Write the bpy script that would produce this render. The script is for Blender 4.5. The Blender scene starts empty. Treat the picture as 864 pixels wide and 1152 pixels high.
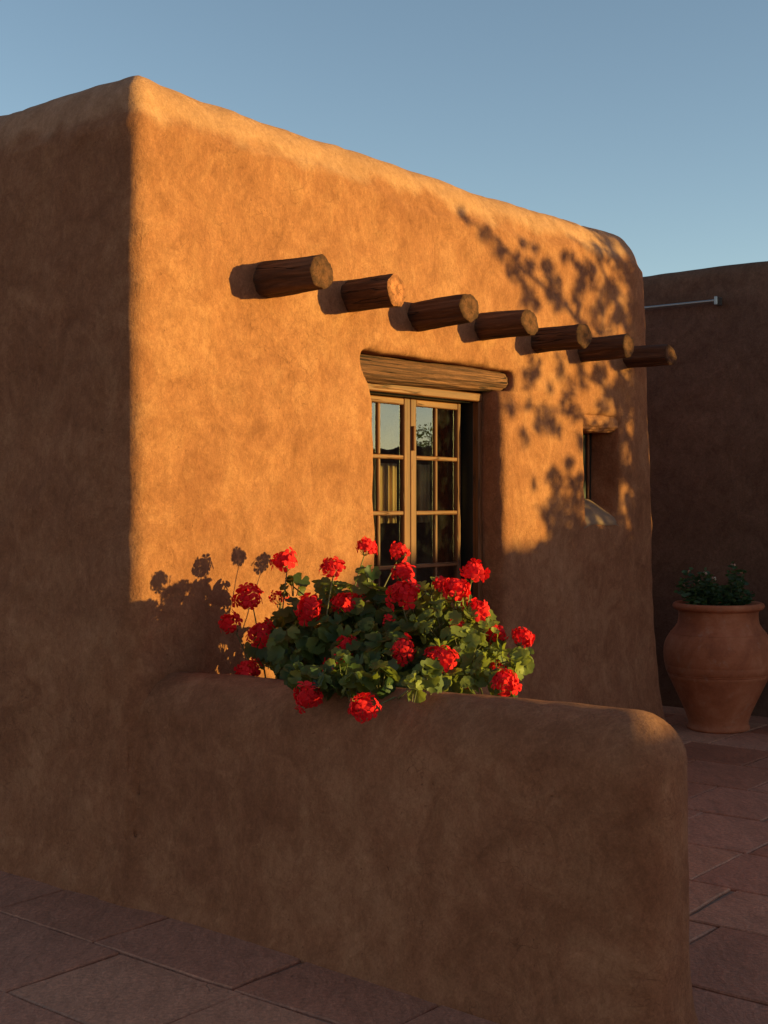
import bpy, math, random
import numpy as np
from mathutils import Vector, Matrix

# ------------------------------------------------------------------ camera, sky, sun, exposure
sc = bpy.context.scene
R = math.radians
CAM_H = 1.586
FPX = 1475.0; HOR = 565.0
cam_d = bpy.data.cameras.new("camera"); cam = bpy.data.objects.new("camera", cam_d)
sc.collection.objects.link(cam); sc.camera = cam
cam.location = (0, 0, CAM_H); cam.rotation_euler = (R(90), 0, 0)
cam_d.sensor_fit = 'VERTICAL'; cam_d.sensor_height = 24.0
cam_d.lens = FPX / 1152 * 24.0
cam_d.shift_y = (HOR - 576) / 1152
cam_d.clip_start = 0.05; cam_d.clip_end = 5000

SUN_EL = 5.0
D1 = np.array([.628, .778, 0.]); D1 /= np.linalg.norm(D1)      # along the sunlit front wall
NV = np.array([D1[1], -D1[0], 0.])                              # outward from it
PHI = R(27)
SH = math.cos(PHI) * NV + math.sin(PHI) * D1
S3 = SH * math.cos(R(SUN_EL)) + np.array([0, 0, math.sin(R(SUN_EL))])
SUN_AZ = math.atan2(SH[0], SH[1])

w = bpy.data.worlds.new("World"); sc.world = w; w.use_nodes = True
nt = w.node_tree; bg = nt.nodes['Background']
sky = nt.nodes.new('ShaderNodeTexSky'); sky.sky_type = 'NISHITA'; sky.sun_disc = False
sky.sun_elevation = R(SUN_EL); sky.sun_rotation = SUN_AZ
sky.altitude = 2500; sky.air_density = 1.0; sky.dust_density = 1.4; sky.ozone_density = 0.8
nt.links.new(sky.outputs[0], bg.inputs[0]); bg.inputs[1].default_value = 0.15
sun_d = bpy.data.lights.new("sun", 'SUN'); sun = bpy.data.objects.new("sun", sun_d)
sc.collection.objects.link(sun)
sun_d.energy = 5.0; sun_d.angle = R(0.5); sun_d.color = (1.0, 0.85, 0.22)
sun.rotation_euler = Vector(S3).to_track_quat('Z', 'Y').to_euler(); sun.location = (8, -3, 6)
vs = sc.view_settings; vs.view_transform = 'Standard'; vs.look = 'None'; vs.gamma = 1
vs.exposure = 0.77; vs.use_curve_mapping = False

# ------------------------------------------------------------------ coordinates
C0 = np.array([-.99, 5.2, 0.])                                  # base of the house corner
def W(t, n, h): return C0 + t * D1 + n * NV + np.array([0, 0, h])
def px_on_n(x, y, n):                                           # pixel ray against the plane n = const -> (t, n, h)
    k = (x - 432) / FPX
    t = (k * (C0[1] + n * NV[1]) - C0[0] - n * NV[0]) / (D1[0] - k * D1[1])
    p = W(t, n, 0); return t, n, CAM_H + (HOR - y) / FPX * p[1]
def px_on_t(x, y, t):
    k = (x - 432) / FPX
    n = (k * (C0[1] + t * D1[1]) - C0[0] - t * D1[0]) / (NV[0] - k * NV[1])
    p = W(t, n, 0); return t, n, CAM_H + (HOR - y) / FPX * p[1]

# ------------------------------------------------------------------ helpers
def link(o, parent=None):
    sc.collection.objects.link(o)
    if parent is not None:
        o.parent = parent
        bpy.context.view_layer.update()
        o.matrix_parent_inverse = parent.matrix_world.inverted()
    return o
def mesh_obj(name, V, F, mat, parent=None, smooth=True, attr=None, attrs_mats=None):
    me = bpy.data.meshes.new(name)
    if isinstance(F, np.ndarray):
        V = np.asarray(V, np.float32); nf, k = F.shape
        me.vertices.add(len(V)); me.vertices.foreach_set('co', V.ravel())
        me.loops.add(nf * k); me.loops.foreach_set('vertex_index', F.astype(np.int32).ravel())
        me.polygons.add(nf); me.polygons.foreach_set('loop_start', np.arange(0, nf * k, k, dtype=np.int32))
        me.update(calc_edges=True); me.validate()
    else:
        me.from_pydata([tuple(v) for v in V], [], F)
    if smooth: me.shade_smooth()
    if attr is not None:
        a = me.attributes.new('tint', 'FLOAT', 'POINT'); a.data.foreach_set('value', np.asarray(attr, np.float32))
    if mat is not None: me.materials.append(mat)
    return link(bpy.data.objects.new(name, me), parent)
def empty(name, loc, label=None, cat=None, group=None, parent=None):
    o = bpy.data.objects.new(name, None); o.location = tuple(loc); o.empty_display_size = .2
    link(o, parent)
    if label: o['label'] = label
    if cat: o['category'] = cat
    if group: o['group'] = group
    return o
def tag(o, label, cat, group=None, kind=None):
    o['label'] = label; o['category'] = cat
    if group: o['group'] = group
    if kind: o['kind'] = kind
    return o
def struct(o, label=None):
    o['kind'] = 'structure'
    if label: o['label'] = label
    return o

class MB:
    def __init__(s): s.V = []; s.F = []; s.A = []
    def add(s, V, F, a=0.5):
        b = len(s.V); s.V += [tuple(v) for v in V]; s.F += [tuple(i + b for i in f) for f in F]; s.A += [a] * len(V)
    def box(s, t0, t1, n0, n1, h0, h1, bev=.004):
        """box in wall coordinates with chamfered edges"""
        c = [(t0 + t1) / 2, (n0 + n1) / 2, (h0 + h1) / 2]; e = [abs(t1 - t0) / 2, abs(n1 - n0) / 2, abs(h1 - h0) / 2]
        bev = min(bev, min(e) * .4)
        pts = []; idx = {}
        for sx in (-1, 1):
            for sy in (-1, 1):
                for sz in (-1, 1):
                    for ax in range(3):
                        q = [c[0] + sx * (e[0] - (bev if ax != 0 else 0)), c[1] + sy * (e[1] - (bev if ax != 1 else 0)), c[2] + sz * (e[2] - (bev if ax != 2 else 0))]
                        idx[(sx, sy, sz, ax)] = len(pts); pts.append(W(*q))
        F = []
        for ax in range(3):
            for sg in (-1, 1):
                o = [a for a in range(3) if a != ax]; quad = []
                for (u, v) in ((-1, -1), (1, -1), (1, 1), (-1, 1)):
                    k = [0, 0, 0]; k[ax] = sg; k[o[0]] = u; k[o[1]] = v; quad.append(idx[(k[0], k[1], k[2], ax)])
                F.append(quad)
        for ax in range(3):
            o = [a for a in range(3) if a != ax]
            for u in (-1, 1):
                for v in (-1, 1):
                    q = []
                    for sg, own in ((-1, o[0]), (1, o[0]), (1, o[1]), (-1, o[1])):
                        k = [0, 0, 0]; k[ax] = sg; k[o[0]] = u; k[o[1]] = v; q.append(idx[(k[0], k[1], k[2], own)])
                    F.append(q)
        for sx in (-1, 1):
            for sy in (-1, 1):
                for sz in (-1, 1): F.append([idx[(sx, sy, sz, a)] for a in range(3)])
        s.add(pts, F)
    def tube(s, P, rad, seg=8, a=0.5, cap=True, rough=0.0, rng=None):
        P = [np.asarray(p, float) for p in P]; n = len(P)
        if not hasattr(rad, '__len__'): rad = [rad] * n
        V = []; F = []; up = np.array([0.13, .21, .97])
        for i, p in enumerate(P):
            d = P[min(i + 1, n - 1)] - P[max(i - 1, 0)]; d = d / (np.linalg.norm(d) + 1e-9)
            if abs(d @ up) > .95: up = np.array([.9, .3, .1])
            x = np.cross(d, up); x /= np.linalg.norm(x) + 1e-9; y = np.cross(d, x)
            for j in range(seg):
                an = 2 * math.pi * j / seg; rr = rad[i] * (1 + (rng.uniform(-rough, rough) if rng else 0))
                V.append(p + rr * (math.cos(an) * x + math.sin(an) * y))
        for i in range(n - 1):
            for j in range(seg):
                F.append((i * seg + j, i * seg + (j + 1) % seg, (i + 1) * seg + (j + 1) % seg, (i + 1) * seg + j))
        if cap: F.append(tuple(range(seg))[::-1]); F.append(tuple((n - 1) * seg + j for j in range(seg)))
        s.add(V, F, a)
    def build(s, name, mat, parent=None, smooth=True):
        o = mesh_obj(name, s.V, s.F, mat, parent, smooth, attr=s.A)
        bm_fix(o); return o
class PB:
    """collects boxes; each becomes a mesh object of its own"""
    def __init__(s): s.L = []
    def box(s, *a): m = MB(); m.box(*a); s.L.append(m)
    def build(s, name, mat, parent=None, smooth=True):
        r = None
        for m in s.L:
            o = m.build(name, mat, parent, smooth); auto_smooth(o); r = r or o
        return r
def bm_fix(o):
    import bmesh
    bm = bmesh.new(); bm.from_mesh(o.data); bmesh.ops.recalc_face_normals(bm, faces=bm.faces); bm.to_mesh(o.data); bm.free()
def auto_smooth(o, ang=35):
    me = o.data; me.shade_smooth()
    try: me.set_sharp_from_angle(angle=R(ang))
    except Exception: pass

# value noise on arrays of points
def vnoise(P, scale, seed):
    Q = P / scale; I = np.floor(Q).astype(np.int64); f = Q - I; f = f * f * (3 - 2 * f)
    def hsh(i, j, k):
        x = (i * 374761393 + j * 668265263 + k * 2147483647 + seed * 144665) & 0xffffffff
        x = ((x ^ (x >> 13)) * 1274126177) & 0xffffffff
        x = ((x ^ (x >> 16)) * 2246822519) & 0xffffffff
        return ((x ^ (x >> 15)) & 0xffff) / 32767.5 - 1
    r = 0
    for a in (0, 1):
        for b in (0, 1):
            for c in (0, 1):
                wt = (f[:, 0] if a else 1 - f[:, 0]) * (f[:, 1] if b else 1 - f[:, 1]) * (f[:, 2] if c else 1 - f[:, 2])
                r = r + wt * hsh(I[:, 0] + a, I[:, 1] + b, I[:, 2] + c)
    return r
# surface nets: zero set of a signed distance given in (t, n, h)
def surface_nets(sdf, lo, hi, step, noise=None):
    ax = [np.arange(lo[i], hi[i] + step, step) for i in range(3)]
    T, N, H = np.meshgrid(*ax, indexing='ij')
    G = sdf(T, N, H).astype(np.float64)
    if noise is not None:
        m = np.abs(G) < .12; P = np.stack([T[m], N[m], H[m]], 1); G[m] += noise(P, G[m])
    G = G.astype(np.float32); ins = G < 0
    s = [slice(None, -1), slice(1, None)]
    cor = {(a, b, c): (s[a], s[b], s[c]) for a in (0, 1) for b in (0, 1) for c in (0, 1)}
    cnt = sum(ins[v].astype(np.int8) for v in cor.values())
    act = (cnt > 0) & (cnt < 8); ci = np.argwhere(act)
    vid = -np.ones(act.shape, np.int64); vid[act] = np.arange(len(ci))
    g = {k: G[ci[:, 0] + k[0], ci[:, 1] + k[1], ci[:, 2] + k[2]] for k in cor}
    acc = np.zeros((len(ci), 3)); num = np.zeros(len(ci))
    for k0 in cor:
        for a in range(3):
            if k0[a] == 0:
                k1 = list(k0); k1[a] = 1; k1 = tuple(k1)
                g0, g1 = g[k0], g[k1]; cr = (g0 < 0) != (g1 < 0)
                fr = np.where(cr, g0 / np.where(cr, g0 - g1, 1), 0)
                q = np.zeros((len(ci), 3)); q[:] = k0; q[:, a] += fr
                acc[cr] += q[cr]; num[cr] += 1
    V = (ci + acc / num[:, None]) * step + np.array(lo)
    Fs = []
    for a in range(3):
        b, c = (a + 1) % 3, (a + 2) % 3
        sl0 = [slice(None)] * 3; sl1 = [slice(None)] * 3; sl0[a] = slice(None, -1); sl1[a] = slice(1, None)
        A, B = ins[tuple(sl0)], ins[tuple(sl1)]
        e = np.argwhere(A != B); e = e[(e[:, b] > 0) & (e[:, c] > 0) & (e[:, b] < G.shape[b] - 1) & (e[:, c] < G.shape[c] - 1)]
        fl = A[e[:, 0], e[:, 1], e[:, 2]]
        def cell(db, dc):
            q = e.copy(); q[:, b] += db; q[:, c] += dc; return vid[q[:, 0], q[:, 1], q[:, 2]]
        Q = np.stack([cell(-1, -1), cell(0, -1), cell(0, 0), cell(-1, 0)], 1)
        Q[~fl] = Q[~fl][:, ::-1]; Fs.append(Q)
    F = np.concatenate(Fs); F = F[(F >= 0).all(1)]
    # (t, n, h) is left-handed against (x, y, z): n points to +x/-y, so flip
    Vw = C0[None] + V[:, :1] * D1[None] + V[:, 1:2] * NV[None]; Vw[:, 2] = V[:, 2]
    return Vw, F[:, ::-1]
def rint(a, b, r):   # rounded intersection
    return np.minimum(np.maximum(a, b), -r * 0) * 0 + np.minimum(np.maximum(a + r, b + r), 0) + np.hypot(np.maximum(a + r, 0), np.maximum(b + r, 0)) - r
def smin(a, b, k):
    h = np.clip(.5 + .5 * (b - a) / k, 0, 1); return b * (1 - h) + a * h - k * h * (1 - h)
def smax(a, b, k): return -smin(-a, -b, k)
def rbox(T, N, H, t0, t1, n0, n1, h0, h1, r):
    a = np.maximum(t0 - T, T - t1) + r; b = np.maximum(n0 - N, N - n1) + r; c = np.maximum(h0 - H, H - h1) + r
    return np.minimum(np.maximum(a, np.maximum(b, c)), 0) + np.sqrt(np.maximum(a, 0) ** 2 + np.maximum(b, 0) ** 2 + np.maximum(c, 0) ** 2) - r

# ------------------------------------------------------------------ materials
class NT:
    def __init__(s, name):
        m = bpy.data.materials.new(name); m.use_nodes = True; s.m = m; s.t = m.node_tree; s.n = s.t.nodes
        s.b = s.n['Principled BSDF']; s.out = s.n['Material Output']; s.tc = s.n.new('ShaderNodeTexCoord')
        s.obj = s.tc.outputs['Object']
    def l(s, a, b): s.t.links.new(a, b)
    def mapping(s, scale=(1, 1, 1), rot=(0, 0, 0), src=None, loc=(0, 0, 0)):
        m = s.n.new('ShaderNodeMapping'); m.inputs['Scale'].default_value = scale; m.inputs['Rotation'].default_value = rot; m.inputs['Location'].default_value = loc
        s.l(src or s.obj, m.inputs[0]); return m.outputs[0]
    def noise(s, scale, detail=4, rough=.55, vec=None, dist=0):
        x = s.n.new('ShaderNodeTexNoise'); x.inputs['Scale'].default_value = scale; x.inputs['Detail'].default_value = detail
        x.inputs['Roughness'].default_value = rough; x.inputs['Distortion'].default_value = dist
        s.l(vec or s.obj, x.inputs['Vector']); return x.outputs['Fac']
    def vor(s, scale, feature='DISTANCE_TO_EDGE', vec=None):
        x = s.n.new('ShaderNodeTexVoronoi'); x.feature = feature; x.inputs['Scale'].default_value = scale
        s.l(vec or s.obj, x.inputs['Vector']); return x.outputs['Distance']
    def ramp(s, v, pts):
        x = s.n.new('ShaderNodeValToRGB'); e = x.color_ramp.elements
        while len(e) < len(pts): e.new(.5)
        for i, (p, c) in enumerate(pts):
            e[i].position = p; e[i].color = (c, c, c, 1) if not hasattr(c, '__len__') else (*c, 1)
        s.l(v, x.inputs[0]); return x.outputs[0]
    def mix(s, a, b, f, mode='MIX'):
        x = s.n.new('ShaderNodeMix'); x.data_type = 'RGBA'; x.blend_type = mode
        for v, i in ((f, 0), (a, 6), (b, 7)):
            if hasattr(v, 'is_linked'): s.l(v, x.inputs[i])
            else: x.inputs[i].default_value = v if i == 0 else (*v, 1)
        return x.outputs[2]
    def math(s, op, a, b=0, clamp=False):
        x = s.n.new('ShaderNodeMath'); x.operation = op; x.use_clamp = clamp
        for v, i in ((a, 0), (b, 1)):
            if hasattr(v, 'is_linked'): s.l(v, x.inputs[i])
            else: x.inputs[i].default_value = v
        return x.outputs[0]
    def attr(s, name='tint'):
        x = s.n.new('ShaderNodeAttribute'); x.attribute_name = name; return x.outputs['Fac']
    def warp(s, amt, scale, vec=None):
        x = s.n.new('ShaderNodeTexNoise'); x.inputs['Scale'].default_value = scale; x.inputs['Detail'].default_value = 3
        s.l(vec or s.obj, x.inputs['Vector'])
        m = s.n.new('ShaderNodeVectorMath'); m.operation = 'MULTIPLY_ADD'; m.inputs[1].default_value = (amt,) * 3
        s.l(x.outputs['Color'], m.inputs[0]); s.l(vec or s.obj, m.inputs[2]); return m.outputs[0]
    def bump(s, h, dist, strength=1, prev=None):
        x = s.n.new('ShaderNodeBump'); x.inputs['Distance'].default_value = dist; x.inputs['Strength'].default_value = strength
        s.l(h, x.inputs['Height'])
        if prev is not None: s.l(prev, x.inputs['Normal'])
        return x.outputs[0]
    def fin(s, col=None, rough=.8, normal=None, spec=.3):
        if col is not None:
            if hasattr(col, 'is_linked'): s.l(col, s.b.inputs['Base Color'])
            else: s.b.inputs['Base Color'].default_value = (*col, 1)
        if hasattr(rough, 'is_linked'): s.l(rough, s.b.inputs['Roughness'])
        else: s.b.inputs['Roughness'].default_value = rough
        s.b.inputs['Specular IOR Level'].default_value = spec
        if normal is not None: s.l(normal, s.b.inputs['Normal'])
        return s.m

def adobe(name, c_dark, c_mid, c_lite, crack=1.0, cap=None):
    m = NT(name)
    wv = m.warp(.12, 3.0)
    big = m.noise(1.1, 5, .6, wv); med = m.noise(6.0, 8, .68, wv, .6); fine = m.noise(48, 6, .7); grit = m.noise(260, 3, .6)
    v = m.math('ADD', m.math('MULTIPLY', big, .42), m.math('MULTIPLY', med, .58))
    col = m.ramp(v, [(.36, c_dark), (.5, c_mid), (.64, c_lite)])
    # trowelled lighter smears
    sm = m.noise(7, 5, .7, m.mapping((1, 1, .45), src=m.warp(.35, 2.0)), 1.6)
    col = m.mix(col, c_lite, m.math('MULTIPLY', m.ramp(sm, [(.55, 0.), (.74, 1.)]), .55))
    stain = m.noise(2.2, 4, .6, m.mapping((1, 1, .3)), .4)
    col = m.mix(col, c_dark, m.math('MULTIPLY', m.ramp(stain, [(.52, 0.), (.72, 1.)]), .4))
    col = m.mix(col, m.mix((.72, .72, .72), (1.25, 1.25, 1.25), fine), .6, 'MULTIPLY')
    if cap:   # lighter band on the parapet top
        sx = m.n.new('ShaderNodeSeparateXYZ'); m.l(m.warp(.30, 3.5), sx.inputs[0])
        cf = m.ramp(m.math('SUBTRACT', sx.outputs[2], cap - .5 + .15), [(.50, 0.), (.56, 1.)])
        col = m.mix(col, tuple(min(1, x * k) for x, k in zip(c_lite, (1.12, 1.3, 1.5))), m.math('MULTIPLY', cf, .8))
    m1 = m.noise(17, 6, .78, m.warp(.10, 9), .8)
    col = m.mix(col, m.mix((.62, .60, .56), (1.34, 1.36, 1.42), m.ramp(m1, [(.34, 0.), (.66, 1.)])), .22, 'MULTIPLY')
    m2 = m.noise(44, 6, .75, m.mapping((1, 1, .6), src=m.warp(.05, 20)), .5)
    col = m.mix(col, m.mix((.66, .64, .60), (1.3, 1.32, 1.36), m.ramp(m2, [(.36, 0.), (.64, 1.)])), .34, 'MULTIPLY')
    m3 = m.noise(120, 5, .8)
    col = m.mix(col, m.mix((.62, .60, .58), (1.36, 1.38, 1.42), m.ramp(m3, [(.34, 0.), (.66, 1.)])), .42, 'MULTIPLY')
    m4 = m.noise(3.4, 6, .7, m.mapping((1, 1, .8), src=m.warp(.5, 1.6)), 2.2)
    col = m.mix(col, m.mix((.80, .76, .72), (1.22, 1.26, 1.3), m.ramp(m4, [(.38, 0.), (.62, 1.)])), .5, 'MULTIPLY')
    # hairline cracks, only in patches
    cv = m.warp(.16, 7.0)
    e1 = m.ramp(m.vor(5.5, vec=cv), [(.0, 1.), (.010, 0.)])
    e2 = m.ramp(m.vor(13, vec=m.warp(.14, 9)), [(.0, 1.), (.018, 0.)])
    pm = m.ramp(m.noise(2.4, 3, .6, m.mapping(loc=(5, 2, 1))), [(.50, 0.), (.62, 1.)])
    pm2 = m.ramp(m.noise(3.6, 3, .6, m.mapping(loc=(1, 7, 3))), [(.5, 0.), (.64, 1.)])
    cr = m.math('MAXIMUM', m.math('MULTIPLY', m.math('MULTIPLY', e1, pm), .25), m.math('MULTIPLY', m.math('MULTIPLY', e2, pm2), .7))
    col = m.mix(col, tuple(x * .45 for x in c_dark), m.math('MULTIPLY', cr, .55 * crack))
    # straw flecks
    st = m.ramp(m.noise(30, 2, .5, m.mapping((1, 1, 6), (.6, .9, .2), m.warp(.4, 3))), [(.70, 0.), (.76, 1.)])
    col = m.mix(col, tuple(min(1, x * 1.5) for x in c_lite), m.math('MULTIPLY', st, .22))
    pit = m.ramp(m.vor(30, 'F1', m.warp(.08, 11)), [(.06, 1.), (.13, 0.)]); pit = m.math('MULTIPLY', pit, m.ramp(m.noise(3.1, 3, .6, m.mapping(loc=(9, 4, 2))), [(.52, 0.), (.6, 1.)]))
    col = m.mix(col, tuple(x * .55 for x in c_dark), m.math('MULTIPLY', pit, .5))
    hh = m.math('ADD', m.math('MULTIPLY', med, .010), m.math('MULTIPLY', fine, .0036))
    hh = m.math('ADD', hh, m.math('MULTIPLY', grit, .0010))
    hh = m.math('ADD', hh, m.math('MULTIPLY', sm, .006))
    hh = m.math('ADD', hh, m.math('MULTIPLY', m1, .0035)); hh = m.math('ADD', hh, m.math('MULTIPLY', m2, .0028)); hh = m.math('ADD', hh, m.math('MULTIPLY', m3, .0008))
    hh = m.math('SUBTRACT', hh, m.math('MULTIPLY', cr, .0025 * crack))
    hh = m.math('SUBTRACT', hh, m.math('MULTIPLY', pit, .003))
    nb = m.bump(hh, 1.0, .85)
    return m.fin(col, .92, nb, .15)
M = {}
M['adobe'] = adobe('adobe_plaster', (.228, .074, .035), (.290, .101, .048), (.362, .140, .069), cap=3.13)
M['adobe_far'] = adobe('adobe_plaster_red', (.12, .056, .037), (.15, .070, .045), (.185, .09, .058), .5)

def wood(name, axis, dark, mid, lite, gs=16, stretch=.05, bumpd=.006, rough=.75):
    m = NT(name); sc_ = [1, 1, 1]
    rot = (0, 0, 0)
    # texture space aligned to the wall: rotate so X = axis direction
    ang = math.atan2(D1[1], D1[0]) if axis == 't' else (math.atan2(NV[1], NV[0]) if axis == 'n' else 0)
    base = m.mapping((1, 1, 1), (0, 0, -ang))
    if axis == 'h': v = m.mapping((1, 1, stretch), src=base)
    else: v = m.mapping((stretch, 1, 1), src=base)
    wv = m.warp(.02, 9, v)
    g = m.noise(gs * 2, 8, .7, wv, .5); g2 = m.noise(gs * 9, 4, .6, wv); big = m.noise(3, 3, .6)
    col = m.ramp(g, [(.3, dark), (.5, mid), (.68, lite)])
    col = m.mix(col, m.mix((.6, .6, .6), (1.35, 1.35, 1.35), g2), .6, 'MULTIPLY')
    col = m.mix(col, m.mix((.55, .5, .45), (1.3, 1.3, 1.3), big), .7, 'MULTIPLY')
    ck = m.ramp(m.noise(gs * 1.3, 3, .5, wv), [(.485, 0.), (.5, 1.), (.515, 0.)])
    ckm = m.ramp(m.noise(4, 2, .5, m.mapping(loc=(3, 1, 9))), [(.42, 0.), (.54, 1.)])
    ck = m.math('MULTIPLY', ck, ckm)
    col = m.mix(col, tuple(x * .2 for x in dark), m.math('MULTIPLY', ck, .85))
    hh = m.math('SUBTRACT', m.math('ADD', m.math('MULTIPLY', g, 1.), m.math('MULTIPLY', g2, .3)), m.math('MULTIPLY', ck, 1.2))
    return m.fin(col, rough, m.bump(hh, bumpd, .9), .3)
M['viga'] = wood('weathered_log', 'n', (.028, .012, .008), (.085, .036, .019), (.19, .092, .050), 14, .06, .012)
M['lintel'] = wood('lintel_timber', 't', (.030, .011, .007), (.13, .042, .020), (.34, .125, .062), 19, .04, .022)
M['frame_t'] = wood('window_wood_rail', 't', (.10, .028, .009), (.18, .055, .019), (.26, .086, .030), 20, .04, .0015, .55)
M['frame_h'] = wood('window_wood_stile', 'h', (.10, .028, .009), (.18, .055, .019), (.26, .086, .030), 20, .04, .0015, .55)
def endgrain(name='log_end_grain', g=.27):
    m = NT(name); at = m.n.new('ShaderNodeAttribute'); at.attribute_name = 'ring'
    sp = m.n.new('ShaderNodeSeparateXYZ'); m.l(at.outputs['Vector'], sp.inputs[0])
    nz = m.noise(30, 4, .6)
    r = m.math('ADD', sp.outputs[0], m.math('MULTIPLY', nz, .10))
    rings = m.math('ADD', m.math('MULTIPLY', m.math('SINE', m.math('MULTIPLY', r, 95)), .5), .5)
    col = m.mix((.26 * g, .085 * g, .038 * g), (.50 * g, .165 * g, .075 * g), rings)
    cr = m.ramp(m.math('ABSOLUTE', m.math('SINE', m.math('ADD', m.math('MULTIPLY', sp.outputs[1], 4.5), m.math('MULTIPLY', nz, 3.5)))), [(.0, 1.), (.07, 0.)])
    cr2 = m.ramp(m.vor(22, vec=m.warp(.05, 20)), [(.0, 1.), (.03, 0.)])
    cr = m.math('MAXIMUM', m.math('MULTIPLY', cr, .8), m.math('MULTIPLY', cr2, .6))
    col = m.mix(col, (.05, .022, .01), m.math('MULTIPLY', cr, .8))
    col = m.mix(col, m.mix((.4, .38, .35), (1.3, 1.25, 1.2), m.noise(14, 4, .65)), .8, 'MULTIPLY')
    return m.fin(col, .85, m.bump(m.math('SUBTRACT', m.math('MULTIPLY', rings, .3), cr), .004, .8), .2)
M['end'] = endgrain(); M['end_pale'] = endgrain('pale_end_grain', .95)
def simple(name, col, rough=.6, var=.25, scale=20, bumpd=.001, metal=0, spec=.4):
    m = NT(name); nz = m.noise(scale, 5, .6)
    c = m.mix(col, m.mix((1 - var,) * 3, (1 + var,) * 3, nz), 1.0, 'MULTIPLY')
    mm = m.fin(c, rough, m.bump(nz, bumpd, .6), spec); m.b.inputs['Metallic'].default_value = metal; return mm
M['black_frame'] = simple('dark_painted_timber', (.012, .010, .009), .5, .4)
M['dark_muntin'] = simple('grey_painted_timber', (.10, .09, .085), .5, .3)
M['room'] = simple('room_plaster', (.12, .07, .045), .95)
M['inner_strip'] = simple('cream_inner_strip', (.62, .40, .22), .9, .15, 9)
M['steel'] = simple('galvanised_steel', (.36, .35, .34), .38, .2, 60, .0003, .9)
M['sill'] = simple('lime_washed_sill', (.27, .135, .082), .85, .3, 16, .008)
M['soil'] = simple('soil', (.05, .032, .022), .95, .6, 40, .02)
M['bark'] = simple('bark', (.09, .06, .04), .9, .5, 25, .02)
def glass():
    m = NT('window_glass'); nd = m.n
    tr = nd.new('ShaderNodeBsdfTransparent'); tr.inputs[0].default_value = (.86, .86, .84, 1)
    gl = nd.new('ShaderNodeBsdfGlossy'); gl.inputs['Roughness'].default_value = .012; gl.inputs[0].default_value = (.95, .95, .95, 1)
    nz = m.noise(2.6, 2, .5); m.l(m.bump(nz, .006, .35), gl.inputs['Normal'])
    fr = nd.new('ShaderNodeFresnel'); fr.inputs[0].default_value = 2.25
    ge = nd.new('ShaderNodeNewGeometry')
    f2 = m.math('MULTIPLY', fr.outputs[0], m.math('SUBTRACT', 1.0, ge.outputs['Backfacing']))
    dust = m.math('MULTIPLY', m.ramp(m.noise(9, 5, .7), [(.5, 0.), (.8, 1.)]), .02)
    mx = nd.new('ShaderNodeMixShader'); m.l(f2, mx.inputs[0]); m.l(tr.outputs[0], mx.inputs[1]); m.l(gl.outputs[0], mx.inputs[2])
    df = nd.new('ShaderNodeBsdfDiffuse'); df.inputs[0].default_value = (.5, .45, .38, 1)
    m2x = nd.new('ShaderNodeMixShader'); m.l(dust, m2x.inputs[0]); m.l(mx.outputs[0], m2x.inputs[1]); m.l(df.outputs[0], m2x.inputs[2])
    m.l(m2x.outputs[0], m.out.inputs[0]); return m.m
M['glass'] = glass()
def leafmat(name, a, b, rough=.5, trans=.35, tint=(.35, .5, .06)):
    m = NT(name); at = m.attr(); nz = m.noise(60, 3, .6)
    col = m.ramp(at, [(0., a), (1., b)])
    col = m.mix(col, m.mix((.7, .7, .7), (1.3, 1.3, 1.3), nz), .7, 'MULTIPLY')
    m.fin(col, rough, m.bump(nz, .002, .5), .35)
    tl = m.n.new('ShaderNodeBsdfTranslucent'); m.l(m.mix(col, tint, .35), tl.inputs[0])
    mx = m.n.new('ShaderNodeMixShader'); mx.inputs[0].default_value = trans
    m.l(m.b.outputs[0], mx.inputs[1]); m.l(tl.outputs[0], mx.inputs[2]); m.l(mx.outputs[0], m.out.inputs[0]); return m.m
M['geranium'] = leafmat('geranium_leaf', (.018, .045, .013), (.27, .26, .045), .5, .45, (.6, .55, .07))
M['gstem'] = leafmat('geranium_stem', (.09, .10, .03), (.22, .15, .06), .6, .1)
M['petal'] = leafmat('geranium_petal', (.62, .003, .008), (.92, .010, .016), .8, .25, (.9, .02, .02))
M['bud'] = leafmat('geranium_bud', (.20, .12, .06), (.45, .22, .12), .6, .2)
M['leaf'] = leafmat('tree_leaf', (.035, .06, .015), (.08, .11, .03), .5, .25)
M['shrub'] = leafmat('shrub_leaf', (.022, .045, .022), (.06, .09, .035))
M['pinkbud'] = leafmat('rose_bud', (.60, .22, .14), (.75, .55, .42), .6, .2, (.8, .4, .3))

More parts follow.
